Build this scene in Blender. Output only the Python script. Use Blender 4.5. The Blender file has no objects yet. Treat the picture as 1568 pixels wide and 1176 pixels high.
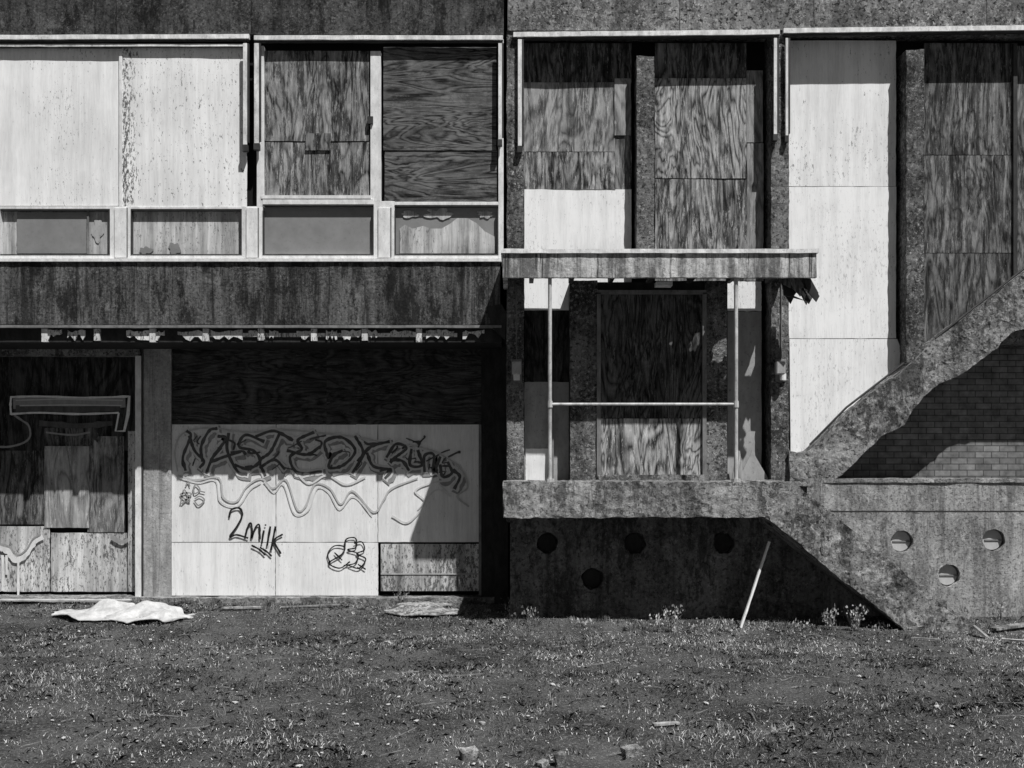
import bpy, bmesh, math, random
import numpy as np
from mathutils import Vector, noise as mn
random.seed(7); rng=np.random.default_rng(5)
S=bpy.context.scene
F=1568.0; D=12.0; H=1.81; HOR=700.0
def X(px,y=0): return (px-784)*(D+y)/F
def Z(py,y=0): return H+(HOR-py)*(D+y)/F
# ---------------------------------------------------------------- materials
class G:
    def __init__(s,name,rough=.9,rnd=True,spec=.15):
        s.m=bpy.data.materials.new(name); s.m.use_nodes=True; s.t=s.m.node_tree
        s.b=s.t.nodes['Principled BSDF']; s.b.inputs['Roughness'].default_value=rough
        s.b.inputs['Specular IOR Level'].default_value=spec
        tc=s.t.nodes.new('ShaderNodeTexCoord'); s.co=tc.outputs['Object']; s.raw=s.co
        if rnd:
            oi=s.t.nodes.new('ShaderNodeObjectInfo'); v=s.t.nodes.new('ShaderNodeVectorMath'); v.operation='MULTIPLY_ADD'
            s.t.links.new(oi.outputs['Random'],v.inputs[0]); v.inputs[1].default_value=(37,19,53); s.t.links.new(s.raw,v.inputs[2]); s.co=v.outputs[0]; s.rand=oi.outputs['Random']
    def L(s,a,i):
        if hasattr(a,'is_linked'): s.t.links.new(a,i)
        else: i.default_value=a
    def noise(s,sc=(1,1,1),scale=1,detail=4,rough=.6,dist=0):
        mp=s.t.nodes.new('ShaderNodeMapping'); s.t.links.new(s.co,mp.inputs[0]); mp.inputs['Scale'].default_value=sc
        n=s.t.nodes.new('ShaderNodeTexNoise'); s.t.links.new(mp.outputs[0],n.inputs['Vector'])
        n.inputs['Scale'].default_value=scale;n.inputs['Detail'].default_value=detail;n.inputs['Roughness'].default_value=rough;n.inputs['Distortion'].default_value=dist
        return n.outputs[0]
    def ma(s,op,a,b=0,c=0,clamp=False):
        n=s.t.nodes.new('ShaderNodeMath'); n.operation=op; n.use_clamp=clamp
        s.L(a,n.inputs[0]); s.L(b,n.inputs[1]); s.L(c,n.inputs[2]); return n.outputs[0]
    def mr(s,v,a,b,c=0.,d=1.):
        n=s.t.nodes.new('ShaderNodeMapRange'); s.L(v,n.inputs[0])
        for i,q in enumerate((a,b,c,d)): s.L(q,n.inputs[i+1])
        return n.outputs[0]
    def mix(s,f,a,b):
        n=s.t.nodes.new('ShaderNodeMix'); n.data_type='FLOAT'; s.L(f,n.inputs[0]); s.L(a,n.inputs[2]); s.L(b,n.inputs[3]); return n.outputs[0]
    def bump(s,h,st=.5,d=.01):
        n=s.t.nodes.new('ShaderNodeBump'); n.inputs['Strength'].default_value=st;n.inputs['Distance'].default_value=d
        s.t.links.new(h,n.inputs['Height']); s.t.links.new(n.outputs[0],s.b.inputs['Normal'])
    def out(s,tone):
        c=s.t.nodes.new('ShaderNodeCombineColor')
        for i in range(3): s.L(tone,c.inputs[i])
        s.t.links.new(c.outputs[0],s.b.inputs['Base Color']); return s.m
    def xyz(s):
        n=s.t.nodes.new('ShaderNodeSeparateXYZ'); s.t.links.new(s.raw,n.inputs[0]); return n.outputs

def concrete(name,lo,hi,peb=.5,streak=.35,bump=.8,spk=30,lich=.8,spot=.6):
    g=G(name,.95)
    a=g.noise(scale=1.6,detail=11,rough=.72)
    b=g.noise((7,7,.45),1,8,.7)
    c=g.noise(scale=22,detail=8,rough=.85)
    w=g.ma('ADD',g.ma('MULTIPLY',g.mr(a,.40,.60),.6-streak),g.ma('ADD',g.ma('MULTIPLY',g.mr(b,.38,.62),streak),g.ma('MULTIPLY',g.mr(c,.38,.62),.4)))
    t=g.mr(w,.2,.8,lo,hi)
    pit=g.mr(g.noise(scale=spk*1.2,detail=4,rough=.7),.56,.61)
    t=g.mix(g.ma('MULTIPLY',pit,spot),t,lo*.25)
    s2=g.noise(scale=spk,detail=5,rough=.85); sm=g.mr(g.noise(scale=1.4,detail=5,rough=.7),.4,.62,.25,1)
    sp=g.mr(s2,.55,.59)
    t=g.mix(g.ma('MULTIPLY',g.ma('MULTIPLY',sp,sm),peb),t,min(.8,hi*2.4))
    bl=g.mr(g.noise(scale=3.5,detail=11,rough=.82),.57,.60)
    t=g.mix(g.ma('MULTIPLY',bl,.5),t,min(.8,hi*1.7))
    dk=g.mr(g.noise((2.6,2.6,1.0),1.4,12,.82),.51,.57)
    t=g.mix(g.ma('MULTIPLY',dk,lich),t,lo*.35)
    dr=g.mr(g.noise((15,15,.5),1,6,.75),.54,.63)
    t=g.mix(g.ma('MULTIPLY',dr,streak*1.5),t,lo*.4)
    tg=g.mr(g.noise((3.5,3.5,.35),1,9,.7),.52,.60)
    t=g.mix(g.ma('MULTIPLY',tg,min(.8,streak*1.6)),t,lo*.5)
    g.bump(g.ma('ADD',g.ma('ADD',c,g.ma('MULTIPLY',s2,.6)),g.ma('MULTIPLY',pit,-.5)),bump,.025)
    return g.out(t)
def plywood(name,lo,hi,vert=True,freq=26,cont=.6,fine=.4,drip=.6,dirt=.6,pale=.55):
    g=G(name,.88)
    sc=(1.7,1.7,.42) if vert else (.42,.42,1.9)
    n=g.noise(sc,1.5,3.5,.5,1.1)
    r=g.ma('SINE',g.ma('MULTIPLY',n,freq*3.6)); r=g.mr(r,-1,1)
    r=g.ma('POWER',r,.6)
    f=g.noise((60,60,2.5) if vert else (2.5,2.5,60),1,5,.8)
    f2=g.noise((13,13,1.6) if vert else (1.6,1.6,13),1,8,.8,.6)
    t=g.ma('MULTIPLY',r,cont); t=g.ma('ADD',t,g.mr(f,.36,.64,0,fine)); t=g.ma('ADD',t,g.mr(f2,.38,.62,0,.45))
    t=g.mr(t,.3,cont+fine+.25,lo,hi)
    d=g.mr(g.noise((9,9,1.2) if vert else (2,2,6),1,10,.82,.5),.49,.545)
    t=g.mix(g.ma('MULTIPLY',d,drip),t,g.ma('MULTIPLY',t,.18))
    e=g.mr(g.noise((1.6,1.6,1.1),1.2,10,.75),.47,.56)
    t=g.mix(g.ma('MULTIPLY',e,dirt),t,g.ma('MULTIPLY',t,.35))
    li=g.mr(g.noise((30,30,4) if vert else (4,4,30),1,6,.85),.57,.62)
    t=g.mix(g.ma('MULTIPLY',li,pale),t,min(.7,hi*1.5))
    t=g.ma('MULTIPLY',t,g.mr(g.rand,0,1,.8,1.2))
    g.bump(g.ma('ADD',f,g.ma('MULTIPLY',r,.3)),.4,.006)
    return g.out(t)
def whitepanel(name,v,fleck=.5,stain_x=None,dirt=.12,th=.60):
    g=G(name,.8)
    a=g.noise((10,10,.6),1,7,.7); b=g.noise(scale=1.3,detail=6,rough=.65); c=g.noise((60,60,6),1,4,.7)
    t=g.ma('ADD',g.mr(a,.36,.64,-dirt,dirt*.4),g.mr(b,.36,.64,-dirt*.7,.03)); t=g.ma('ADD',t,g.mr(c,.35,.65,-.06,.04)); t=g.ma('ADD',t,v)
    fl=g.noise((40,40,14),1.2,6,.75)
    if stain_x is not None:
        dx=g.ma('ABSOLUTE',g.ma('SUBTRACT',g.xyz()[0],stain_x)); th=g.mr(dx,0,.18,.48,th)
    else:
        th=g.mr(g.noise(scale=1.1,detail=4,rough=.7),.35,.65,th+.05,th-.05)
    k=g.mr(g.ma('SUBTRACT',fl,th),0,.03)
    t=g.mix(g.ma('MULTIPLY',k,fleck),t,.09)
    t=g.ma('MULTIPLY',t,g.mr(g.rand,0,1,.95,1.04))
    g.bump(c,.25,.004)
    return g.out(g.ma('MINIMUM',t,.95))
def plain(name,v,var=.2,rough=.7,spec=.2,sc=(8,8,3),dk=.5):
    g=G(name,rough,spec=spec)
    a=g.noise(sc,1.5,7,.7)
    k=g.mr(g.noise(scale=22,detail=7,rough=.85),.56,.62)
    t=g.mr(a,.36,.64,v*(1-var),v*(1+var)); t=g.mix(g.ma('MULTIPLY',k,dk),t,v*.25)
    g.bump(a,.2,.004); return g.out(t)

M={}
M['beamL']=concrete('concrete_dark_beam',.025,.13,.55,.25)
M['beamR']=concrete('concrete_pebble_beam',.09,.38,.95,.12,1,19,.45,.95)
M['band']=concrete('concrete_band',.035,.20,.35,.5)
M['pil']=concrete('concrete_pillar',.06,.27,.85,.05,1,24,.5,.8)
M['slab']=concrete('concrete_slab',.13,.52,.5,.2,1,22,.7)
M['stair']=concrete('concrete_stair',.10,.46,.6,.12,1,22,.75,.8)
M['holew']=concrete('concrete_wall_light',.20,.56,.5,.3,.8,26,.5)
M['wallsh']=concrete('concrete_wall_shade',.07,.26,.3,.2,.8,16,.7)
M['gpil']=concrete('concrete_ground_pillar',.28,.54,.1,.3,.4,30,.25,.4)
M['white']=whitepanel('white_board',.95,.4)
M['white2']=whitepanel('white_board_flecked',.94,.75,None,.13,.61)
M['whiteS']=whitepanel('white_board_stained',.94,.95,X(193,.05),.13)
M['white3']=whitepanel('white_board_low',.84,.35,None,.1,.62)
M['whiteD']=whitepanel('white_board_dirty',.66,.9,None,.3,.53)
M['plyA']=plywood('plywood_streaked',.03,.50,True,13,.6,.45,.95,.5)
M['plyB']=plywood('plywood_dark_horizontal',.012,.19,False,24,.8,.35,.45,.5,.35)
M['plyC']=plywood('plywood_grey',.08,.44,True,14,.6,.4,.7,.3)
M['plyD']=plywood('plywood_cathedral',.03,.50,True,24,.8,.35,.7,.4)
M['plyH']=plywood('plywood_grimy_shaded_door',.012,.18,True,24,.7,.4,.7,.7)  # grimy door ply, darkened further to carry the canopy's shade
M['plyE']=plywood('plywood_weathered_dark',.03,.26,True,16,.6,.4,.85,.6)
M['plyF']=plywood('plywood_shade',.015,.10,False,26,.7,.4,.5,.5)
M['plyT']=plywood('plywood_shaded_top',.010,.08,True,14,.6,.4,.7,.5)  # near-black ply for boards in shadow; the shade is put into its colour
M['plyG']=plywood('plywood_pale_patch',.16,.46,True,14,.6,.4,.35,.2)
M['paint']=plain('white_painted_frame',.74,.18,dk=.35)
M['metal']=plain('galvanised_flashing',.74,.28,.5,.4)
M['metald']=plain('dark_metal',.05,.3,.5)
M['pipe']=plain('weathered_pipe',.5,.35,.5,.4)
M['glass']=plain('dusty_pane',.24,.12,.4,.3,(2,2,2),.2)
M['curtain']=whitepanel('net_curtain',.64,.7,None,.3,.58)
M['dark']=plain('dark_void',.008,.2)
M['soff']=plain('soffit_dark',.03,.4)
M['fasc']=whitepanel('peeling_fascia',.78,.9,None,.2,.55)
M['canf']=concrete('canopy_fascia',.18,.66,.1,.75,.4,30,.3,.3)
M['frame']=plain('grey_frame',.20,.3)
M['inkd']=plain('spray_paint_charcoal',.09,.3,dk=.1)
M['inkb']=plain('marker_black',.02,.1)
M['inkm']=plain('spray_paint_mid',.30,.15,dk=.1)
M['inkg']=plain('spray_paint_grey',.50,.1,dk=.1)
M['inkl']=plain('spray_paint_light_grey',.66,.08,dk=.1)
M['inkw']=plain('spray_paint_white',.75,.15,dk=.2)
M['greypan']=plain('grey_panel',.38,.15)
M['sheetm']=plain('crumpled_sheet_plastic',.50,.25,.6,.2,(5,5,5),.3)
def brickmat():
    g=G('painted_brick',.9,rnd=False); x=g.xyz()
    c=g.t.nodes.new('ShaderNodeCombineXYZ'); g.t.links.new(x[0],c.inputs[0]); g.t.links.new(x[2],c.inputs[1])
    b=g.t.nodes.new('ShaderNodeTexBrick'); g.t.links.new(c.outputs[0],b.inputs['Vector'])
    b.inputs['Scale'].default_value=1; b.inputs['Brick Width'].default_value=.2; b.inputs['Row Height'].default_value=.075; b.inputs['Mortar Size'].default_value=.006
    b.inputs['Color1'].default_value=(.24,.24,.24,1); b.inputs['Color2'].default_value=(.15,.15,.15,1); b.inputs['Mortar'].default_value=(.08,.08,.08,1)
    bw=g.t.nodes.new('ShaderNodeRGBToBW'); g.t.links.new(b.outputs['Color'],bw.inputs[0])
    n=g.noise(scale=9,detail=6); t=g.ma('MULTIPLY',bw.outputs[0],g.mr(n,.3,.7,.6,1.4)); g.bump(bw.outputs[0],.5,.01); return g.out(t)
M['brick']=brickmat()
# ---------------------------------------------------------------- helpers
def empty(n):
    e=bpy.data.objects.new(n,None); S.collection.objects.link(e); e.empty_display_size=.3; return e
def obj(name,me,mat,parent=None):
    o=bpy.data.objects.new(name,me); S.collection.objects.link(o)
    if mat: me.materials.append(M[mat] if isinstance(mat,str) else mat)
    if parent: o.parent=parent
    return o
def finish(bm,name,mat,parent,rough=0,bev=0,cell=.09):
    if bev: bmesh.ops.bevel(bm,geom=bm.edges[:],offset=bev,segments=1,affect='EDGES')
    if rough:
        for it in range(7):
            es=[e for e in bm.edges if e.calc_length()>cell*1.9]
            if not es or len(bm.verts)>60000: break
            bmesh.ops.subdivide_edges(bm,edges=es,cuts=1,use_grid_fill=True)
        bmesh.ops.triangulate(bm,faces=[f for f in bm.faces if len(f.verts)>4])
        for v in bm.verts:
            p=v.co; n=mn.noise_vector(p*5); n2=mn.noise_vector(p*17)
            v.co=p+(n*1.0+n2*.9)*rough
    bmesh.ops.recalc_face_normals(bm,faces=bm.faces[:])
    me=bpy.data.meshes.new(name); bm.to_mesh(me); bm.free(); return obj(name,me,mat,parent)
def wbox(name,x0,x1,y0,y1,z0,z1,mat,parent,rough=0,bev=0,cell=.09):
    bm=bmesh.new(); bmesh.ops.create_cube(bm,size=1)
    for v in bm.verts:
        v.co=Vector(((x0+x1)/2+v.co.x*(x1-x0),(y0+y1)/2+v.co.y*(y1-y0),(z0+z1)/2+v.co.z*(z1-z0)))
    return finish(bm,name,mat,parent,rough,bev,cell)
def box(name,a,t,b,c,y0,y1,mat,parent,rough=0,bev=0,cell=.09):
    return wbox(name,X(a,y0),X(b,y0),y0,y1,Z(c,y0),Z(t,y0),mat,parent,rough,bev,cell)
def poly(name,pts,y0,y1,mat,parent,rough=0,cell=.09):
    bm=bmesh.new(); vs=[bm.verts.new((X(p[0],y0),y0,Z(p[1],y0))) for p in pts]
    f=bm.faces.new(vs); r=bmesh.ops.extrude_face_region(bm,geom=[f])
    for v in r['geom']:
        if isinstance(v,bmesh.types.BMVert): v.co.y=y1
    if rough: bmesh.ops.triangulate(bm,faces=bm.faces[:])
    return finish(bm,name,mat,parent,rough,0,cell)
def sheet(name,a,t,b,c,y,mat,parent,warp=.008,th=.012,jag=0.006):
    x0,x1,z0,z1=X(a,y),X(b,y),Z(c,y),Z(t,y); nx,nz=12,20; bm=bmesh.new(); g=[]
    sd=random.random()*50
    for j in range(nz+1):
        row=[]
        for i in range(nx+1):
            u,w=i/nx,j/nz
            ex=mn.noise(Vector((sd,w*14,0)))*jag if i in(0,nx) else 0
            ez=mn.noise(Vector((sd,u*12,5)))*jag if j in(0,nz) else 0
            yy=y+mn.noise(Vector((u*1.6+sd,w*1.6,1)))*warp
            row.append(bm.verts.new((x0+(x1-x0)*u+ex,yy,z0+(z1-z0)*w+ez)))
        g.append(row)
    fs=[bm.faces.new((g[j][i],g[j][i+1],g[j+1][i+1],g[j+1][i])) for j in range(nz) for i in range(nx)]
    r=bmesh.ops.extrude_face_region(bm,geom=fs)
    for v in r['geom']:
        if isinstance(v,bmesh.types.BMVert): v.co.y+=th
    return finish(bm,name,mat,parent)
def tube(name,p0,p1,r,mat,parent,seg=10):
    p0,p1=Vector(p0),Vector(p1); d=p1-p0; bm=bmesh.new()
    bmesh.ops.create_cone(bm,segments=seg,radius1=r,radius2=r,depth=d.length,cap_ends=True)
    q=d.to_track_quat('Z','Y').to_matrix(); c=(p0+p1)/2
    for v in bm.verts: v.co=q@v.co+c
    return finish(bm,name,mat,parent)
def boolcut(o,cyls,irr=.07):
    bm=bmesh.new()
    for (x,y,z,r,dep) in cyls:
        rr=bmesh.ops.create_cone(bm,segments=32,radius1=r,radius2=r,depth=dep,cap_ends=True)
        for v in rr['verts']:
            c=v.co.copy(); k=1+irr*mn.noise(Vector((c.x*16+x*3,c.y*16,z*5))); v.co=Vector((x+c.x*k,y+c.z,z+c.y*k))
    bmesh.ops.recalc_face_normals(bm,faces=bm.faces[:])
    me=bpy.data.meshes.new('tmp'); bm.to_mesh(me); bm.free(); c=bpy.data.objects.new('tmp',me); S.collection.objects.link(c)
    m=o.modifiers.new('b','BOOLEAN'); m.operation='DIFFERENCE'; m.object=c; m.solver='EXACT'
    dg=bpy.context.evaluated_depsgraph_get(); dg.update(); nm=bpy.data.meshes.new_from_object(o.evaluated_get(dg))
    o.modifiers.clear(); o.data=nm; bpy.data.objects.remove(c)

B=empty('abandoned_building')
# ---------------------------------------------------------------- main mass
XL,XR=-11.0,11.0
wbox('rear_volume',XL,XR,1.3,9,-.3,Z(-230),'band',B)
wbox('roof_slab',XL-.15,XR+.15,-.12,9.2,Z(-230),Z(-250),'slab',B,.004,0,.3)
xs=[XL,X(-205),X(178),X(384.5),X(772)]
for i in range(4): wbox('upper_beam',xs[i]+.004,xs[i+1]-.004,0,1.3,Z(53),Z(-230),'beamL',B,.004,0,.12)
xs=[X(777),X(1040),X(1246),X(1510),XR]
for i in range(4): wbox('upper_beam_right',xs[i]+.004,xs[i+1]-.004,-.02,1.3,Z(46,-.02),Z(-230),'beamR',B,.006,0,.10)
xs=[XL,X(-150),X(420),X(766)]
for i in range(3): wbox('floor_band',xs[i]+.001,xs[i+1]-.001,0,1.3,Z(497),Z(401),'band',B,.006,0,.06)
wbox('band_sill',XL,X(768),-.03,.06,Z(401),Z(397),'paint',B)
wbox('band_drip',XL,X(768),-.012,.10,Z(502),Z(498),'frame',B,.003)
poly('band_broken_end',[(744,470),(768,466),(776,478),(774,520),(752,500)],-.01,.6,'soff',B,.008,.05)
box('fascia_back',-600,502,768,524,.06,.9,'soff',B)
for px in list(range(-440,760,82)):
    a=px+12+random.uniform(-3,3)
    if px<700: box('fascia_bracket',a,503,a+9,522+random.uniform(-1,2),.02,.1,'fasc',B,.002,0,.04)
x=-420
while x<742:
    w=random.uniform(14,52)
    if random.random()<(.85 if x>285 else .5):
        n=7; top=[(x+w*i/n,506+random.uniform(-1.5,3)) for i in range(n+1)]
        bot=[(x+w*i/n,(517 if x>285 else 519)+random.uniform(-8,4)) for i in range(n,-1,-1)]
        poly('fascia_flake',top+bot,.035,.055,'fasc' ,B)
    x+=w+random.uniform(2,30)
box('fascia_light_strip',300,510,700,516,.05,.06,'fasc',B)
# ---------------------------------------------------------------- left upper windows
yw=.05
wbox('window_backing',XL,X(770),.14,1.3,Z(401),Z(53),'dark',B)
sheet('window_board',-2,74,182,315,yw,'white2',B); sheet('window_board',187,72,378,316,yw-.01,'whiteS',B)
for a in (-202,-402,-602): sheet('window_board',a,74,a+194,315,yw,random.choice(['white2','plyC']),B)
sheet('window_board',405,78,565,216,yw+.01,'plyA',B); sheet('window_board',405,217,566,300,yw+.015,'plyA',B)
sheet('board_patch',468,204,506,230,yw-.005,'plyE',B,0)
sheet('window_board',587,72,760,230,yw,'plyB',B); sheet('window_board',589,231,761,309,yw+.006,'plyB',B,.012)
def fr(a,t,b,c,y0=.03,mat='paint',nm='window_frame'): box(nm,a,t,b,c,y0,.14,mat,B,0,.003)
for a,t,b,c in [(168,316,200,396),(370,316,402,396),(572,308,604,396),(763,60,771,396),(393,70,404,316),(567,78,583,308),(-32,316,0,396),(-232,316,-200,396),(182,74,187,316)]: fr(a,t,b,c)
fr(-700,316,168,320); fr(200,316,370,320); fr(402,304,572,313,.025); fr(604,309,763,314)
box('window_frame',400,299,568,304,.02,.06,'paint',B)
fr(-700,390,168,396); fr(200,390,370,396); fr(402,389,572,396); fr(604,390,763,396)
for a,b in [(175,193),(377,394),(579,597)]: box('mullion_cap',a,318,b,394,.012,.04,'paint',B,0,.003); box('mullion_groove',b+.5,318,b+2.5,394,.024,.04,'frame',B)
for a in (168,200,370,402,572,604,763):
    box('glazing_gasket',a-1.3 if a in(168,370,572,763) else a,322,a if a in(168,370,572,763) else a+1.3,389,.028,.1,'metald',B)
for a,b,t in [(0,168,321),(200,370,321),(402,572,314),(604,763,315)]: box('glazing_gasket',a,389,b,390.4,.026,.1,'metald',B); box('glazing_gasket',a,t-.6,b,t+1,.028,.1,'metald',B)
sheet('pane_curtain',-2,322,170,390,.09,'curtain',B,0); sheet('pane_board',26,325,133,388,.075,'glass',B,0)
sheet('pane_bar',133,322,136,389,.06,'frame',B,0)
sheet('pane_curtain',200,321,370,390,.09,'curtain',B,0); sheet('pane',402,314,572,389,.09,'glass',B,0); sheet('pane',604,315,763,390,.09,'glass',B,0)
sheet('pane_curtain',-700,322,-32,390,.09,'curtain',B,0)
def blob(name,cx,cy,rx,ry,y,mat,n=30,j=.35,parent=B,th=.003):
    s=random.random()*90; pts=[]
    for i in range(n):
        a=i/n*6.283; r=1+j*mn.noise(Vector((math.cos(a)*1.7+s,math.sin(a)*1.7,s)))*2
        pts.append((cx+rx*r*math.cos(a),cy+ry*r*math.sin(a)))
    poly(name,pts,y,y+th,mat,parent)
# torn film: pale scallops below a dark pane top, scraps on the glass
poly('torn_film',[(612,350),(620,344),(632,350),(648,346),(660,350),(676,350),(690,342),(700,334),(716,334),(730,342),(742,354),(757,362),(758,388),(612,388)],.078,.081,'curtain',B)
blob('film_scrap',628,328,13,5,.078,'curtain'); blob('film_scrap',672,328,18,8,.078,'curtain',30,.5); blob('film_scrap',742,328,11,6,.078,'curtain')
blob('pane_stain',222,384,9,6,.080,'glass');blob('pane_stain',268,380,10,8,.080,'glass');blob('pane_stain',150,352,8,18,.080,'greypan')
def rail(a,b,ya,yb,h,yy=-.05):
    poly('awning_rail',[(a,ya),(b,yb),(b,yb+h*.6),(a,ya+h*.6)],yy,.0,'metal',B,.003,.10)
    poly('awning_rail_lip',[(a,ya+h*.6),(b,yb+h*.6),(b,yb+h),(a,ya+h)],yy+.025,.0,'metald',B)
rail(-700,381,56,52,11); rail(389,770,54,54,11); rail(786,1194,49,45,12,-.06); rail(1200,2100,43,32,12,-.06)
rail(-700,378,68,67,6,-.02)
def arm(x,t,b,w=5,y=-.06):
    box('awning_arm',x,t,x+w,b,y,y+.02,'metal',B,0,.002); box('arm_hook',x-1,b-9,x+w+1,b+1,y-.012,y+.05,'metald',B,0,.002)
    box('arm_shadow_strip',x+w+.5,t,x+w+3,b-12,y+.012,y+.05,'metald',B)  # dark strip modelled beside each arm to stand for its shadow
for a,t,b,w in [(372,66,230,6),(389,66,228,7),(763,66,222,5),(793,60,232,6),(1185,58,214,5),(1203,58,216,4)]: arm(a,t,b,w)
box('arm_box',563,178,571,189,.0,.05,'metald',B)
# ---------------------------------------------------------------- right upper bays
def pillar(a,t,b,c,y0=0,y1=1.3,mat='pil'): box('concrete_pillar',a,t,b,c,y0,y1,mat,B,.010,0,.04)
pillar(776,46,802,800); pillar(975,86,1002,400,.02,.5); pillar(1181,46,1208,745); pillar(1388,76,1415,592,.0,.6)
wbox('bay_backing',X(800),X(1185),.32,1.3,-.2,Z(46),'dark',B)
yb=.2
sheet('bay_board',801,66,967,126,yb+.01,'plyE',B); sheet('bay_board',801,126,942,232,yb-.004,'plyC',B); sheet('bay_board',801,233,942,290,yb-.006,'plyA',B)  # top board in darker ply paints in the awning's shade
sheet('bay_board',938,150,967,290,yb,'plyC',B); sheet('board_patch',941,120,966,207,yb-.02,'plyG',B,0)
sheet('bay_board',803,290,967,475,yb,'white',B)
sheet('bay_board',1003,66,1143,120,yb+.01,'plyE',B);sheet('bay_board',1003,120,1143,273,yb-.006,'plyD',B); sheet('bay_board',1003,274,1144,430,yb,'plyA',B)  # darker top board again carries the awning's shade in its colour
sheet('board_strip',1143,108,1168,218,yb-.01,'plyG',B,0); sheet('board_strip',1144,219,1169,430,yb-.004,'plyG',B,0)
sheet('tall_board',1208,62,1372,285,yb,'white2',B)
sheet('tall_board',1208,286,1372,518,yb+.002,'white',B)
poly('tall_board',[(1209,519),(1374,519),(1388,560),(1388,585),(1232,712),(1211,712)],yb+.004,yb+.02,'white',B)
poly('bay_backing_right',[(1190,46),(2200,46),(2200,440),(1640,440),(1560,480),(1400,585),(1240,710),(1190,712)],.3,.55,'dark',B)  # near-black backing added so the gaps between boards read shaded
for t,c in [(66,237),(238,387)]: sheet('bay_board',1415,t,1552,c,yb,'plyE',B)
poly('bay_board',[(1415,388),(1552,388),(1552,465),(1415,570)],yb,yb+.012,'plyE',B)
sheet('bay_board',1558,70,1700,440,yb+.01,'plyE',B); pillar(1704,46,1731,440,.0,.6); sheet('bay_board',1735,66,2050,440,yb,'white2',B)
box('joint_strip',1552,66,1558,470,yb-.03,yb+.05,'metald',B)
# ---------------------------------------------------------------- porch entrance wall
box('door_header_backing',872,432,1114,740,.05,.32,'soff',B)
box('door_side_pier',873,430,915,736,.0,.05,'pil',B,.008,0,.04)
box('door_side_pier',1080,430,1113,736,.0,.05,'pil',B,.004,0,.05)
box('door_frame',914,448,920,736,-.02,.05,'frame',B); box('door_frame',1076,448,1082,736,-.02,.05,'frame',B); box('door_frame',914,444,1082,450,-.02,.05,'frame',B)
sheet('door_board',920,450,1076,640,.02,'plyH',B); sheet('door_board',920,641,1076,727,.015,'plyD',B)  # split at the canopy's shadow edge: upper ply toned darker for shade
box('door_threshold',916,727,1080,737,-.06,.05,'slab',B,.004,0,.04)
sheet('side_panel',803,585,873,740,yb,'greypan',B); sheet('side_panel_bar',804,476,873,585,yb+.01,'plyT',B)
sheet('side_panel_lit',805,687,843,738,yb-.01,'white',B)  # pale sheet paints the sunlit foot of the side panel
box('side_bar',843,585,848,737,.1,.2,'frame',B)
sheet('side_panel',1113,431,1166,476,yb,'white',B,0); sheet('side_panel',1113,477,1166,740,yb+.004,'greypan',B)
poly('leaning_sheet',[(1130,737),(1152,690),(1176,732),(1174,738)],.08,.09,'greypan',B)
poly('leaning_sheet',[(1120,738),(1128,690),(1133,690),(1140,738)],.06,.07,'plyG',B)
for px in (791,1196):
    L=empty('wall_lamp'); yy=-.13
    box('backplate',px-8,550,px+8,584,-.035,.01,'frame',L,0,.004)
    box('lamp_body',px-7,553,px+7,573,yy,-.035,'greypan',L,0,.012)
    tube('lamp_globe',(X(px),-.085,Z(573)),(X(px),-.085,Z(583)),.038,'paint',L,12)
    tube('conduit',(X(px),-.012,Z(550)),(X(px),-.012,Z(436)),.008,'frame',L,6)
# ---------------------------------------------------------------- porch
P=empty('entrance_porch')
YF=-.78
poly('porch_slab',[(771,738),(1212,738),(1200,793),(771,793)],YF,.0,'slab',P,.014,.04)
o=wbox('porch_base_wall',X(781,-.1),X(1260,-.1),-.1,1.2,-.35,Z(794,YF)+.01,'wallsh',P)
hp=[(838,832),(972,832),(1108,832),(907,886),(1042,886)]
boolcut(o,[(X(a,-.1),-.1,Z(b,-.1),.125,.28) for a,b in hp],.2)
for a,b in hp: tube('vent_plug',(X(a,-.1),.0,Z(b,-.1)),(X(a,-.1),.03,Z(b,-.1)),.105,'soff',P,28)
C=empty('porch_canopy')
zt,zb=Z(388,YF),Z(425,YF)
xl,xr=X(770,YF),X(1250,YF)
wbox('fascia_front',xl,xr,YF,YF+.06,zb,zt,'canf',C,.005,0,.05)
wbox('fascia_left',xl,xl+.05,YF+.06,0,zb,zt,'canf',C,.003,0,.06)
wbox('fascia_right',xr-.05,xr,YF+.06,-.35,zb+.06,zt,'canf',C,.006,0,.05)
wbox('flashing',xl-.02,xr+.02,YF-.025,YF+.10,zt,zt+.045,'metal',C,.004,0,.08)
wbox('flashing_left',xl-.02,xl+.06,YF+.10,0,zt,zt+.04,'metal',C)
bm=bmesh.new(); nx,ny=124,25; cx=(xr-.02-xl)/nx; cy=(0-YF-.05)/ny; g={}
for i in range(nx+1):
    for j in range(ny+1):
        g[i,j]=bm.verts.new((xl+.01+i*cx+(random.uniform(-.009,.009) if 0<i<nx else 0),YF+.05+j*cy+(random.uniform(-.009,.009) if 0<j<ny else 0),zt-.06))
zd=zt-.06
holes=[]
for (px,py,yw_,rx,ry) in [(1023,525,0.02,.04,.04),(1064,520,.02,.06,.13),(1102,535,.0,.10,.16),(1106,583,.0,.07,.09),(905,591,0,.035,.04),(882,593,.0,.05,.04),(1070,598,.0,.03,.03)]:
    z=Z(py,yw_); d=(zd-z)/2.0; holes.append((X(px,yw_)+.7*d,yw_-d,rx,ry*.5))
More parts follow.
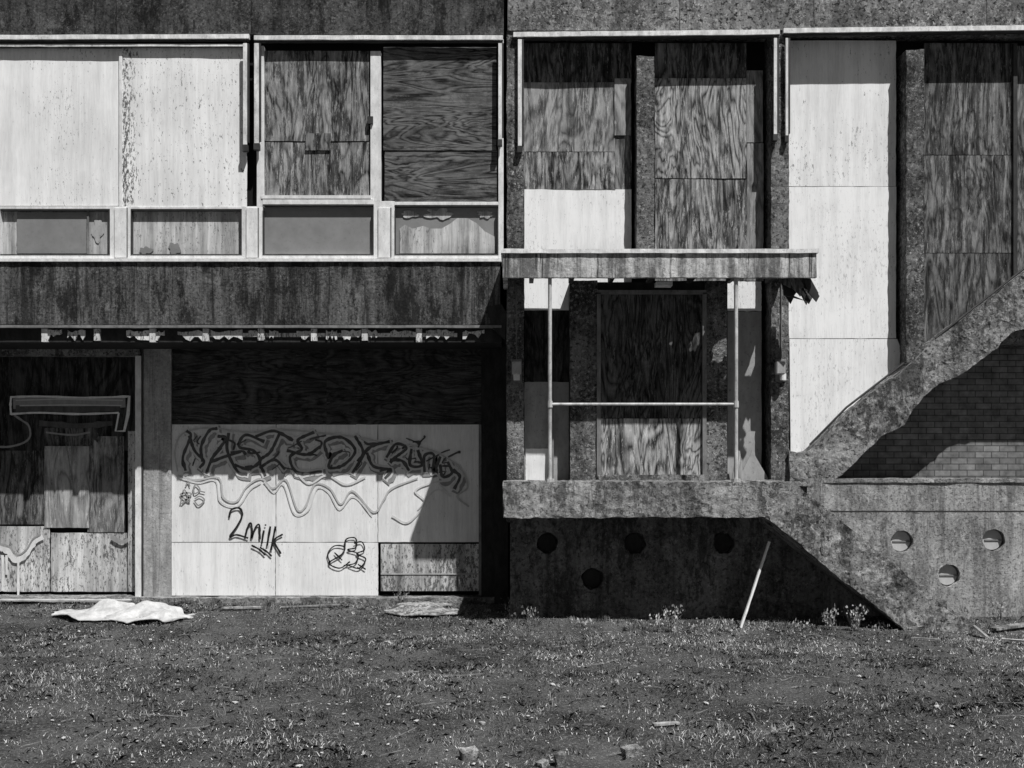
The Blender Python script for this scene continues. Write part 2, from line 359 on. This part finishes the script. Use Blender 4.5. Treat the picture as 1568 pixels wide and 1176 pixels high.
for i in range(nx):
    for j in range(ny):
        x=xl+(i+.5)*cx; y=YF+.05+(j+.5)*cy
        if any(((x-h[0])/h[2])**2+((y-h[1])/h[3])**2<1+.5*mn.noise(Vector((x*25,y*25,0))) for h in holes): continue
        if x>xr-.16 and y>-.45+.2*mn.noise(Vector((x*9,y*9,3))): continue
        bm.faces.new((g[i,j],g[i+1,j],g[i+1,j+1],g[i,j+1]))
r=bmesh.ops.extrude_face_region(bm,geom=bm.faces[:])
for v in r['geom']:
    if isinstance(v,bmesh.types.BMVert): v.co.z-=.03
bmesh.ops.delete(bm,geom=[v for v in bm.verts if not v.link_faces],context='VERTS')
finish(bm,'deck','soff',C)
for i in range(7):
    xx=xl+.3+i*.46; wbox('joist',xx,xx+.05,YF+.06,-.02,zd-.14,zd-.03,'soff',C)
for k in range(18):
    a=1190+random.uniform(0,40); b=427+random.uniform(-2,8); l=random.uniform(10,34); w=random.uniform(5,15); sk=random.uniform(4,18); yy=random.uniform(-.7,-.3)
    poly('torn_board',[(a,b-8),(a+w,b-6),(a+w+sk,b+l*.7),(a+w*.6+sk,b+l),(a+sk*.7,b+l*.55)],yy,yy+.02,random.choice(['soff','metald','plyE','soff']),C)
poly('hanging_strip',[(1200,446),(1232,460),(1239,452),(1240,462),(1200,452)],-.6,-.58,'soff',C)
box('ceiling_light',1005,431,1030,437,-.5,-.35,'paint',C)
R=empty('porch_railing'); ry=-.72
for px in (842,1127): tube('post',(X(px,ry),ry,Z(738,ry)),(X(px,ry),ry,zd-.02),.022,'pipe',R)
tube('top_rail',(X(842,ry),ry,Z(619,ry)),(X(1127,ry),ry,Z(619,ry)),.016,'pipe',R)
for px in (842,1127): tube('collar',(X(px,ry),ry,Z(624,ry)),(X(px,ry),ry,Z(614,ry)),.03,'pipe',R); tube('foot',(X(px,ry),ry,Z(738,ry)),(X(px,ry),ry,Z(733,ry)),.05,'pipe',R)
# ---------------------------------------------------------------- stairs
LS=empty('concrete_staircase')
ys=YF
poly('front_stringer',[(1168,741),(1216,739),(1246,764),(1272,784),(1330,832),(1400,890),(1462,942),(1502,976),(1497,992),(1400,992),(1385,964),(1340,928),(1280,880),(1225,834),(1180,798),(1165,792)],ys,ys+.16,'stair',LS,.016,.04)
x0,z0=X(1216,ys),Z(740,ys)-.17; n=9; zend=-.12; rise=(z0-zend)/n; run=(X(1490,ys)-x0)/n
pts=[]
for i in range(n):
    pts+= [(x0+run*i,z0-rise*i),(x0+run*(i+1),z0-rise*i)]
pts+=[(x0+run*n,-.25),(x0+run*n-.5,-.25),(x0-.25,z0-.28),(x0-.25,z0)]
bm=bmesh.new(); f=bm.faces.new([bm.verts.new((p[0],ys+.16,p[1])) for p in pts]); r=bmesh.ops.extrude_face_region(bm,geom=[f])
for v in r['geom']:
    if isinstance(v,bmesh.types.BMVert): v.co.y=-.14
finish(bm,'treads','stair',LS)
US=empty('concrete_staircase')
yu=-.06
poly('stringer',[(1209,690),(1222,694),(1240,690),(1262,668),(1300,632),(1345,594),(1385,566),(1408,545),(1425,524),(1450,508),(1500,470),(1568,418),(1640,364),(2100,364),(2100,500),(1640,500),(1568,503),(1552,508),(1532,524),(1528,532),(1495,556),(1472,572),(1440,588),(1418,604),(1398,628),(1385,650),(1350,668),(1328,690),(1305,712),(1282,732),(1262,745),(1209,745)],yu,.6,'stair',US,.016,.04)
def ytube(pts,y,r,mat,nm):
    for a,b in zip(pts[:-1],pts[1:]): tube(nm,(X(a[0],y),y,Z(a[1],y)),(X(b[0],y),y,Z(b[1],y)),r,mat,US,8)
ytube([(1240,681),(1296,624),(1384,556)],yu+.02,.013,'metald','edge_rail')
ytube([(1432,518),(1568,411),(1640,355),(2100,355)],yu+.02,.014,'metald','edge_rail')
wbox('landing_beam',X(1528,0),XR,.02,1.2,Z(524,yu),Z(480,yu),'stair',US)
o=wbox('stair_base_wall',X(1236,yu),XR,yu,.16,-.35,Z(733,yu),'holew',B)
hs=[(1381,829),(1453,881),(1522,827),(1596,880),(1668,827)]
boolcut(o,[(X(a,yu),yu,Z(b,yu),.13,.16) for a,b in hs],.12)
for a,b in hs: tube('vent_plug',(X(a,yu),yu+.055,Z(b,yu)),(X(a,yu),yu+.1,Z(b,yu)),.118,'inkg',B,28); box('plug_bar',a-14,b-1,a+14,b+1,yu+.045,yu+.056,'frame',B)
wbox('wall_coping_seam',X(1262,yu),XR,yu-.004,yu+.02,Z(783.5,yu),Z(782,yu),'metald',B)
box('wall_top_course',1262,733,3000,739,yu-.014,.16,'holew',B,.008,0,.05)
wbox('brick_back_wall',X(1200,.6),XR,.6,1.3,-.3,Z(60,.6),'brick',B)
# ---------------------------------------------------------------- ground-floor left recess
yr=.85
wbox('recess_back',XL,X(781,0),1.02,1.3,-.2,Z(498),'dark',B)
box('recess_pillar',218,500,262,925,.82,1.1,'gpil',B,.003,0,.08)
box('pillar_joint',217,500,219,925,.80,.9,'metald',B)
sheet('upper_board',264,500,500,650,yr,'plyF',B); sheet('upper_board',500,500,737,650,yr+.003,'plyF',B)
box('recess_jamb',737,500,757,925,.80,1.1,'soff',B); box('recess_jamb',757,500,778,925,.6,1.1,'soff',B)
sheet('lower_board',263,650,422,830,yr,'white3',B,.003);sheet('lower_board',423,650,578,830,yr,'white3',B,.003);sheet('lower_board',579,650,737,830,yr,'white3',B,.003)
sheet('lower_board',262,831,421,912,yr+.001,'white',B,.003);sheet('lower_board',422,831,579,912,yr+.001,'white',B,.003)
sheet('lower_board',583,833,733,905,yr+.002,'whiteD',B,.003)
box('board_batten',733,650,738,912,yr-.02,yr+.05,'frame',B)
box('bottom_batten',583,878,733,880,yr-.008,yr+.05,'greypan',B)
wbox('footing',XL,X(778),.68,1.1,-.25,.065,'slab',B,.010,0,.05)
yd=.97
box('door_lintel',-700,526,215,545,.84,1.1,'stair',B,.003); box('door_jamb',207,545,216,925,.80,1.1,'paint',B,.002,0,.1)
sheet('door_top',-120,545,207,690,yd+.01,'plyT',B)
sheet('door_board',-120,690,70,803,yd,'plyE',B); sheet('door_board',68,683,136,808,yd-.02,'plyG',B); sheet('door_board',134,668,190,815,yd-.006,'plyC',B)
sheet('door_board',68,655,150,684,yd-.004,'plyE',B)
sheet('door_board',-120,806,76,906,yd-.004,'whiteD',B); sheet('door_board',78,816,196,906,yd,'whiteD',B)
box('door_stile',196,660,207,906,yd-.04,yd+.04,'whiteD',B,.003)
box('recess_pillar',-165,500,-121,925,.82,1.1,'gpil',B,.003,0,.08)
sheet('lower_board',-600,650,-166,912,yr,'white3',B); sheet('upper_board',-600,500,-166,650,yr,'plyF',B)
# ---------------------------------------------------------------- graffiti
GR=empty('graffiti')
def cr(pts,k=7):
    P=[Vector(p) for p in pts]; P=[P[0]*2-P[1]]+P+[P[-1]*2-P[-2]]; o=[]
    for i in range(1,len(P)-2):
        for t in range(k):
            t/=k; a,b,c,d=P[i-1:i+3]
            o.append(.5*((2*b)+(c-a)*t+(2*a-5*b+4*c-d)*t*t+(3*b-a-3*c+d)*t**3))
    o.append(P[-2]); return o
gbm={}
def stroke(pts,w,mat,y,smooth=True,cap=0):
    bm=gbm.setdefault(mat,bmesh.new()); q=cr(pts) if smooth else [Vector(p) for p in pts]
    y=y-.0002*(len(bm.faces)%9); L=[];Rr=[]
    if cap:
        q=[q[0]+(q[0]-q[1]).normalized()*cap]+q+[q[-1]+(q[-1]-q[-2]).normalized()*cap]
    for i,p in enumerate(q):
        d=(q[min(i+1,len(q)-1)]-q[max(i-1,0)]); 
        if d.length<1e-6: d=Vector((1,0))
        d.normalize(); n=Vector((-d.y,d.x))*w*.5*(.7+.9*abs(mn.noise(Vector((p.x*.13,p.y*.13,0))))+.15)
        L.append(bm.verts.new((X(p.x+n.x,y),y,Z(p.y+n.y,y)))); Rr.append(bm.verts.new((X(p.x-n.x,y),y,Z(p.y-n.y,y))))
    for i in range(len(q)-1): bm.faces.new((L[i],L[i+1],Rr[i+1],Rr[i]))
yg=yr-.014
stroke([(272,728),(300,735),(335,732),(342,762),(362,768),(378,745),(400,733),(418,748),(438,735),(455,780),(468,775),(482,742),(505,748),(522,772),(540,752),(572,784),(588,765),(600,748),(640,732)],2.6,'inkg',yg+.003)
stroke([(275,732),(304,739),(330,736),(337,768),(364,775),(383,750),(400,739)],2,'inkl',yg+.003)
stroke([(404,738),(420,754),(434,742),(450,786),(472,782),(486,748),(503,754),(520,780),(542,760),(570,790)],1.8,'inkl',yg+.003)
stroke([(600,790),(625,800),(650,770),(636,752),(660,740),(690,735)],2.5,'inkl',yg+.003)
stroke([(640,780),(668,750),(690,760),(672,740)],2,'inkl',yg+.003)
stroke([(272,722),(268,690),(280,664),(320,655),(380,662),(430,658),(500,664),(560,672),(600,680),(650,686),(700,712),(716,745),(700,760),(718,776)],2.6,'inkg',yg+.002)
stroke([(440,700),(470,740),(500,728),(530,742),(560,730)],3,'inkl',yg+.003)
letters=[[(284,720),(280,700),(292,668),(286,660)],[(290,668),(298,690),(312,706),(306,716)],[(310,706),(308,684),(320,660),(332,656)],[(316,724),(326,700),(346,672),(334,668)],[(350,664),(348,690),(364,722),(378,726)],[(322,708),(342,700),(368,692)],
[(404,676),(376,666),(366,684),(388,690),(398,706),(380,718),(360,712)],[(392,668),(420,660),(448,674)],[(428,664),(414,692),(398,706),(406,728)],[(398,716),(420,704),(436,718)],
[(480,662),(456,674),(462,688),(444,700),(456,724),(492,722)],[(440,690),(470,696),(490,684)],[(502,700),(498,676),(524,670),(544,690),(526,712),(504,716),(510,698),(524,690)],
[(540,724),(556,694),(544,668)],[(548,706),(568,684),(596,676)],[(562,694),(572,714),(598,720),(590,732)],
[(592,700),(606,680),(622,686),(606,700),(598,708)],[(598,704),(616,706),(626,720)],[(630,688),(628,712),(646,712),(640,690)],[(650,722),(650,698),(664,696),(664,722),(674,700)],[(674,712),(678,730),(692,724),(686,708)],[(694,720),(704,730),(696,748)]]
for l in letters: stroke([(x+3,y+4) for x,y in l],13,'inkm',yg+.0075,cap=4)
for l in letters: stroke(l,11.5,'inkl',yg+.0045,cap=3)
for l in letters: stroke(l,4.4,'inkd',yg+.001,cap=1)
rs=random.Random(4)
for i in range(34):
    a=rs.uniform(280,690); b=rs.uniform(668,722)+max(0,(a-560)*.08); an=rs.uniform(0,6.28); l=rs.uniform(12,30); c=rs.uniform(-8,8)
    stroke([(a,b),(a+l*.5*math.cos(an)+c,b+l*.3*math.sin(an)-c*.6),(a+l*math.cos(an),b+l*.55*math.sin(an))],rs.uniform(1.5,3.4),'inkd',yg-.0015)
for l in [[(351,792),(354,781),(366,778),(371,788),(364,804),(352,822),(362,819),(380,824)],[(375,824),(379,808),(384,801),(386,812),(385,824),(391,808),(397,804),(398,826)],[(404,812),(401,832)],[(406,803),(407,805)],[(414,806),(409,836)],[(422,806),(415,842)],[(433,818),(420,828),(430,848)],[(385,835),(398,842),(406,850)],[(398,838),(410,846),(416,852)]]: stroke(l,2.8,'inkb',yg-.004)
for l in [[(505,862),(502,848),(512,836),(528,838),(522,850),(504,862),(520,870),(536,860)],[(528,842),(530,826),(544,824),(545,838),(532,842),(548,848),(544,862),(526,866)],[(542,832),(554,830),(558,842),(546,848),(560,856),(550,870),(534,866)],[(512,846),(524,858)],[(560,872),(548,864)]]: stroke(l,2.0,'inkb',yg-.004)
for l in [[(276,772),(282,750),(290,768),(276,757),(293,756),(278,772)],[(296,748),(300,742),(306,750),(298,756),(296,748)],[(284,744),(288,738),(291,745)],[(298,764),(306,760),(313,766),(304,774),(297,766)],[(306,752),(314,754)]]: stroke(l,2.2,'inkm',yg-.002)
yl=yd-.03
stroke([(20,618),(60,616),(130,618),(192,616)],17,'inkm',yl+.005,False); stroke([(24,626),(110,627),(184,625)],8,'inkd',yl+.003,False)
stroke([(24,613),(90,611),(188,613)],2,'inkg',yl+.002,False); stroke([(30,621),(110,620),(186,621)],2,'inkg',yl+.002,False)
stroke([(16,608),(60,607),(130,609),(198,607)],3,'inkw',yl); stroke([(198,606),(196,634),(190,661)],4,'inkw',yl,False);stroke([(190,660),(177,660),(182,632)],3,'inkw',yl,False); stroke([(182,632),(120,634),(60,632),(17,634)],3,'inkw',yl)
stroke([(17,607),(16,621),(17,635)],3,'inkw',yl)
stroke([(22,636),(34,644),(44,652),(46,668),(36,678),(14,684),(-6,684)],3,'inkm',yl)
stroke([(60,648),(120,652),(172,648)],8,'inkd',yl+.003); stroke([(70,662),(110,666),(138,662)],3,'inkm',yl+.003)
stroke([(-4,838),(12,844),(24,858),(40,848),(52,830),(66,822)],8,'inkw',yl+.004); stroke([(-4,832),(14,837),(26,850),(40,842),(50,826),(62,818)],2.4,'inkm',yl-.002)
for xx,e in [(4,905),(28,915),(10,880)]: stroke([(xx,850),(xx,e)],3.5,'inkw',yl+.002)
stroke([(170,822),(186,830),(200,826),(206,836)],6,'inkm',yl)
for k,bm in gbm.items(): finish(bm,'strokes_'+k,k,GR)
# ---------------------------------------------------------------- ground
def gz(x,y):
    if y>.6: b=0
    elif y>-1: b=-.12*(.6-y)/1.6
    else: b=-.12
    if y<.5: b+=.018*mn.noise(Vector((x*.9,y*.9,0)))+.010*mn.noise(Vector((x*3.5,y*3.5,4)))
    return b
ax=[-400,-150,-60,-30,-18]+list(np.arange(-12,12.01,.16))+[18,30,60,150,400]
ay=[-400,-150,-60,-30,-18,-14]+list(np.arange(-11,1.6,.14))+[4,10,20,60,150,400]
vs=[(x,y,gz(x,y)) for y in ay for x in ax]; nx=len(ax)
fs=[(j*nx+i,j*nx+i+1,(j+1)*nx+i+1,(j+1)*nx+i) for j in range(len(ay)-1) for i in range(nx-1)]
me=bpy.data.meshes.new('ground'); me.from_pydata(vs,[],fs)
for p in me.polygons: p.use_smooth=True
g=G('dirt',.98,rnd=False)
a=g.noise(scale=1.1,detail=8,rough=.7); b=g.noise(scale=30,detail=8,rough=.85)
t=g.mr(g.ma('ADD',g.ma('MULTIPLY',a,.5),g.ma('MULTIPLY',b,.5)),.42,.60,.02,.15)
k=g.mr(g.noise(scale=50,detail=5,rough=.85),.57,.61); t=g.mix(g.ma('MULTIPLY',k,.75),t,.48)
g.bump(b,.9,.03); obj('ground',me,g.out(t))
g=G('grass_blades',.8,rnd=False); at=g.t.nodes.new('ShaderNodeAttribute'); at.attribute_name='tone'
grassmat=g.out(at.outputs['Fac'])
def blades(name,pos,hgt,wid,tone,flat):
    n=len(pos); th=rng.uniform(0,6.283,n); ln=rng.uniform(0,6.283,n)
    w=np.stack([np.cos(th),np.sin(th),np.zeros(n)],1)*wid[:,None]
    l=np.stack([np.cos(ln),np.sin(ln),np.zeros(n)],1)*(hgt*flat)[:,None]; up=np.zeros((n,3)); up[:,2]=hgt
    a=pos-w*.5; b=pos+w*.5; c=pos+l*.4+up*.65+w*.3; d=pos+l+up*(1-.25*flat)[:,None]
    e=pos+l*.4+up*.65-w*.3
    V=np.stack([a,b,c,d,e],1).reshape(-1,3); me=bpy.data.meshes.new(name); me.vertices.add(5*n); me.vertices.foreach_set('co',V.ravel())
    me.loops.add(5*n); me.loops.foreach_set('vertex_index',np.arange(5*n)); me.polygons.add(n); me.polygons.foreach_set('loop_start',np.arange(0,5*n,5)); 
    me.update(); at=me.attributes.new('tone','FLOAT','POINT'); at.data.foreach_set('value',np.repeat(tone,5)); me.validate()
    return obj(name,me,grassmat)
def dens(x,y): return mn.noise(Vector((x*1.1,y*1.1,2)))+.6*mn.noise(Vector((x*4,y*4,7)))+.5*mn.noise(Vector((x*11,y*9,7)))
def dry(x,y): return .8*mn.noise(Vector((x*.7,y*1.5,12)))+.6*mn.noise(Vector((x*2.6,y*3.6,17)))+.8*mn.noise(Vector((x*9,y*7,27)))
def okpos(x,y): return y<.66 if x<X(778) else (y<-.12)
N=300000; P0=[]; T=[]; Q=[]
xs_=rng.uniform(-7.5,7.5,N); ys_=.66-7.9*rng.random(N)
for x,y in zip(xs_,ys_):
    if not okpos(x,y): continue
    q=dens(x,y)
    if random.random()>.58+q: continue
    P0.append((x,y,gz(x,y)-.004)); T.append(q); Q.append(dry(x,y))
P0=np.array(P0); T=np.array(T); Q=np.array(Q); n=len(P0)
hh=rng.uniform(.010,.036,n)*(1+.8*np.clip(T,0,1)); tt=np.clip(rng.gamma(1.2,.10,n)+.015,.01,.6)*np.clip(1.1+2.2*Q,.25,2.6)
light=(rng.random(n)<np.clip(.13+.24*Q,.03,.42)); tt[light]=rng.uniform(.45,.8,light.sum())
near=((P0[:,1]>-2.2)&(P0[:,0]>.3)); tt[near]=np.clip(tt[near]*1.7,0,.8)
blades('grass',P0,hh,rng.uniform(.0025,.0065,n),np.clip(tt,0,.8),rng.uniform(.3,2.0,n))
P1=[];H1=[];T1=[]
for _ in range(800):
    x=random.uniform(-7.5,7.5); y=random.uniform(-7.0,.6)
    if random.random()<.3: y=random.uniform(.3,.64) if x<X(778) else random.uniform(-.6,-.13)
    if not okpos(x,y): continue
    m=random.randint(12,45); h=random.uniform(.03,.09); tn=random.uniform(.03,.26)
    for k in range(m):
        xx=x+random.gauss(0,.035);yy=min(y+random.gauss(0,.035),.66 if x<0 else -.11); P1.append((xx,yy,gz(xx,yy)-.004)); H1.append(h*random.uniform(.4,1.2)); T1.append(tn*random.uniform(.5,2))
P1=np.array(P1); blades('grass_tufts',P1,np.array(H1),rng.uniform(.003,.006,len(P1)),np.array(T1),rng.uniform(.2,.9,len(P1)))
n=15000; x=rng.uniform(-7.5,7.5,n); y=rng.uniform(-7.2,.6,n); keep=np.array([okpos(a,b) and random.random()<.5+dry(a,b) for a,b in zip(x,y)]); x=x[keep];y=y[keep];n=len(x)
z=np.array([gz(a,b) for a,b in zip(x,y)])+.008
blades('leaf_litter',np.stack([x,y,z],1),rng.uniform(.004,.010,n),rng.uniform(.005,.014,n),np.clip(rng.gamma(2.2,.2,n),.08,.8),rng.uniform(1.0,2.2,n))
def weed(x,y,h,n,tone,spread=.16):
    ps=[];hs_=[];ws=[];ts=[]
    for i in range(n):
        t=random.random()**.7; a=random.uniform(0,6.28); r=spread*t*random.uniform(.2,1)
        ps.append((x+math.cos(a)*r,min(y+math.sin(a)*r*.6,-.115 if x>0 else .66),gz(x,y)+h*t*random.uniform(.6,1))); hs_.append(random.uniform(.015,.04)); ws.append(random.uniform(.010,.028)); ts.append(tone*random.uniform(.4,1.6))
    for i in range(14):
        a=random.uniform(0,6.28); ps.append((x+math.cos(a)*.03,min(y,-.13 if x>0 else .64),gz(x,y)-.01)); hs_.append(h*random.uniform(.6,1)); ws.append(.006); ts.append(tone*.6)
    blades('weed_plant',np.array(ps),np.array(hs_),np.array(ws),np.array(ts),rng.uniform(.1,.5,len(ps)))
for px,yy,h,n,t in [(1030,-.78,.34,130,.5),(1012,-.78,.22,80,.5),(1105,-.8,.16,70,.4),(1060,-.8,.15,60,.4),(1270,-.75,.26,110,.4),(1310,-.8,.3,130,.4),(1345,-.95,.14,60,.3),(785,-.2,.28,90,.2),(812,-.3,.2,60,.3),(1470,-.3,.16,50,.25),(1530,-.2,.25,60,.4),(1430,-1.0,.1,50,.3),(615,.55,.22,50,.25),(1225,-.8,.14,60,.4),(960,-.7,.12,50,.3),(890,-.6,.12,50,.3)]:
    weed(X(px,yy),yy,h,n,t)
# ---------------------------------------------------------------- debris
def crumple(name,outline,y0,y1,lift,mat,seed=0):
    bm=bmesh.new(); n=34;m=12;g={}
    a0,a1=outline
    for i in range(n+1):
        for j in range(m+1):
            u,v=i/n,j/m; w=min(1,.25+2.2*min(u,1-u)+.3*mn.noise(Vector((u*7,seed,1)))); x=a0+(a1-a0)*u+.08*mn.noise(Vector((v*4,seed,u*3))); y=(y0+y1)/2+(y1-y0)*(v-.5)*w+.05*mn.noise(Vector((u*5,seed,9)))
            z=gz(x,y)+.03+lift*max(0,mn.noise(Vector((u*2.5+seed,v*1.6,seed)))+.25+.4*(v-.5))*w+.008*abs(mn.noise(Vector((u*14,v*7,seed))))
            g[i,j]=bm.verts.new((x,y,z))
    fs=[bm.faces.new((g[i,j],g[i+1,j],g[i+1,j+1],g[i,j+1])) for i in range(n) for j in range(m)]
    r=bmesh.ops.extrude_face_region(bm,geom=fs)
    for v in r['geom']:
        if isinstance(v,bmesh.types.BMVert): v.co.z-=.008
    finish(bm,name,mat,None)
crumple('crumpled_sheet',(X(80,-.1),X(215,-.1)),-.35,.25,.18,'sheetm',3)
crumple('crumpled_sheet',(X(165,-.2),X(292,-.2)),-.5,.1,.16,'sheetm',8)
crumple('broken_board',(X(592,.1),X(705,.1)),-.15,.25,.05,'plyC',5)
crumple('broken_board',(X(610,.5),X(690,.5)),.3,.55,.03,'plyG',6)
def plank(name,p0,p1,w,t,mat):
    p0,p1=Vector(p0),Vector(p1); d=(p1-p0); bm=bmesh.new(); bmesh.ops.create_cube(bm,size=1); q=d.to_track_quat('X','Z').to_matrix(); c=(p0+p1)/2
    for v in bm.verts: v.co=q@Vector((v.co.x*d.length,v.co.y*w,v.co.z*t))+c
    finish(bm,name,mat,None,.003,0,.05)
def G3(px,y,dz=0): return (X(px,y),y,gz(X(px,y),y)+dz)
yk=-.62
plank('wooden_stick',(X(1178,-.5),-.5,Z(829,-.5)),(X(1134,yk),yk,gz(X(1134,yk),yk)),.02,.025,'white')
plank('wooden_plank',G3(1520,-.8,.04),G3(1600,-.55,.06),.10,.025,'plyC')
plank('wooden_plank',G3(1535,-1.3,.03),G3(1575,-1.5,.05),.05,.02,'sheetm')
plank('wooden_plank',G3(1490,-.95,.12),G3(1515,-1.05,.0),.07,.02,'plyG')
plank('wooden_plank',G3(200,.6,.05),G3(0,.62,.05),.09,.02,'sheetm')
plank('wooden_plank',G3(340,.25,.03),G3(400,.3,.03),.05,.02,'plyG')
plank('wooden_plank',G3(1000,-4.7,.02),G3(1040,-4.65,.022),.045,.015,'plyG')
plank('wooden_plank',G3(430,.35,.02),G3(520,.42,.03),.03,.015,'plyG'); plank('wooden_plank',G3(1395,-1.2,.02),G3(1440,-1.35,.03),.03,.015,'plyG')
def chunk(name,px,y,s,mat,rot=0):
    x=X(px,y); bm=bmesh.new(); bmesh.ops.create_cube(bm,size=1); c,s_=math.cos(rot),math.sin(rot)
    for v in bm.verts:
        p=Vector((v.co.x*s[0],v.co.y*s[1],v.co.z*s[2])); p+=mn.noise_vector(p*9+Vector((px,0,0)))*.02
        v.co=Vector((x+p.x*c-p.y*s_,y+p.x*s_+p.y*c,gz(x,y)+s[2]*.4+p.z))
    finish(bm,name,mat,None,.009,.008,.02)
chunk('brick_rubble',716,-5.45,(.11,.09,.08),'holew',.2); chunk('brick_rubble',966,-5.4,(.12,.09,.07),'slab',.5); chunk('brick_rubble',832,-5.6,(.06,.06,.05),'holew',.9)
chunk('brick_rubble',857,-5.6,(.07,.07,.10),'slab',.1); chunk('brick_rubble',738,-4.6,(.05,.04,.03),'holew',1)
bm=bmesh.new()
for i in range(500):
    px=random.uniform(-200,1750); y=random.uniform(-5.9,.5)
    if X(px,y)>0 and y>-.3: continue
    q=random.uniform(.004,.012) if random.random()<.96 else random.uniform(.014,.022); x=X(px,y); a=random.uniform(0,3)
    r=bmesh.ops.create_icosphere(bm,subdivisions=1,radius=1)
    for v in r['verts']:
        p=Vector((v.co.x*q*1.6,v.co.y*q,v.co.z*q*.6)); p*=1+.5*mn.noise(v.co*1.5+Vector((i,0,0)))
        v.co=Vector((x+p.x*math.cos(a)-p.y*math.sin(a),y+p.x*math.sin(a)+p.y*math.cos(a),gz(x,y)+.012+p.z))
finish(bm,'gravel_chips','sheetm',None)
bm=bmesh.new()
for i in range(150):
    px=random.uniform(-100,1660); y=random.uniform(-5.5,.5)
    if X(px,y)>0 and y>-.3: continue
    x=X(px,y); a=random.gauss(0,.6); l=random.uniform(.06,.3); r_=random.uniform(.002,.005); d=Vector((math.cos(a),math.sin(a),random.uniform(-.05,.1)))
    p=Vector((x,y,gz(x,y)+.018)); pr=None
    for k in range(5):
        ring=[bm.verts.new(p+Vector((0,r_*math.cos(t),r_*math.sin(t)))) for t in (0,2.1,4.2)]
        if pr:
            for j in range(3): bm.faces.new((pr[j],pr[(j+1)%3],ring[(j+1)%3],ring[j]))
        pr=ring; p=p+d*l/4; d=(d+Vector((random.gauss(0,.15),random.gauss(0,.15),random.gauss(0,.05))))
finish(bm,'fallen_twigs','plyG',None)
# ---------------------------------------------------------------- light, world, camera
v=Vector((-.70,1.0,-2.0)).normalized()
sd=bpy.data.lights.new('sun','SUN'); sd.energy=5; sd.angle=math.radians(.5); sd.color=(1,.995,.985)
so=bpy.data.objects.new('sun',sd); S.collection.objects.link(so); so.rotation_euler=v.to_track_quat('-Z','Y').to_euler(); so.location=(6,-10,15)
W=bpy.data.worlds.new('World'); S.world=W; W.use_nodes=True; nt=W.node_tree; bg=nt.nodes['Background']; sk=nt.nodes.new('ShaderNodeTexSky'); sk.sky_type='NISHITA'; sk.sun_disc=False
sk.sun_elevation=math.asin(-v.z); sk.sun_rotation=math.atan2(-v.x,-v.y)
# black-and-white film behind a red filter: the sky contributes its red channel
sp=nt.nodes.new('ShaderNodeSeparateColor'); nt.links.new(sk.outputs[0],sp.inputs[0])
fm=nt.nodes.new('ShaderNodeMath'); fm.operation='MULTIPLY'; nt.links.new(sp.outputs[0],fm.inputs[0]); fm.inputs[1].default_value=.65
nt.links.new(fm.outputs[0],bg.inputs[0]); bg.inputs[1].default_value=.05
cd=bpy.data.cameras.new('camera'); cam=bpy.data.objects.new('camera',cd); S.collection.objects.link(cam)
cam.location=(0,-D,H); cam.rotation_euler=(math.radians(90),0,0); cd.sensor_width=36; cd.lens=36; cd.shift_y=112/1568; cd.clip_end=2000; S.camera=cam
S.view_settings.view_transform='Standard'; S.view_settings.look='None'; S.view_settings.exposure=0
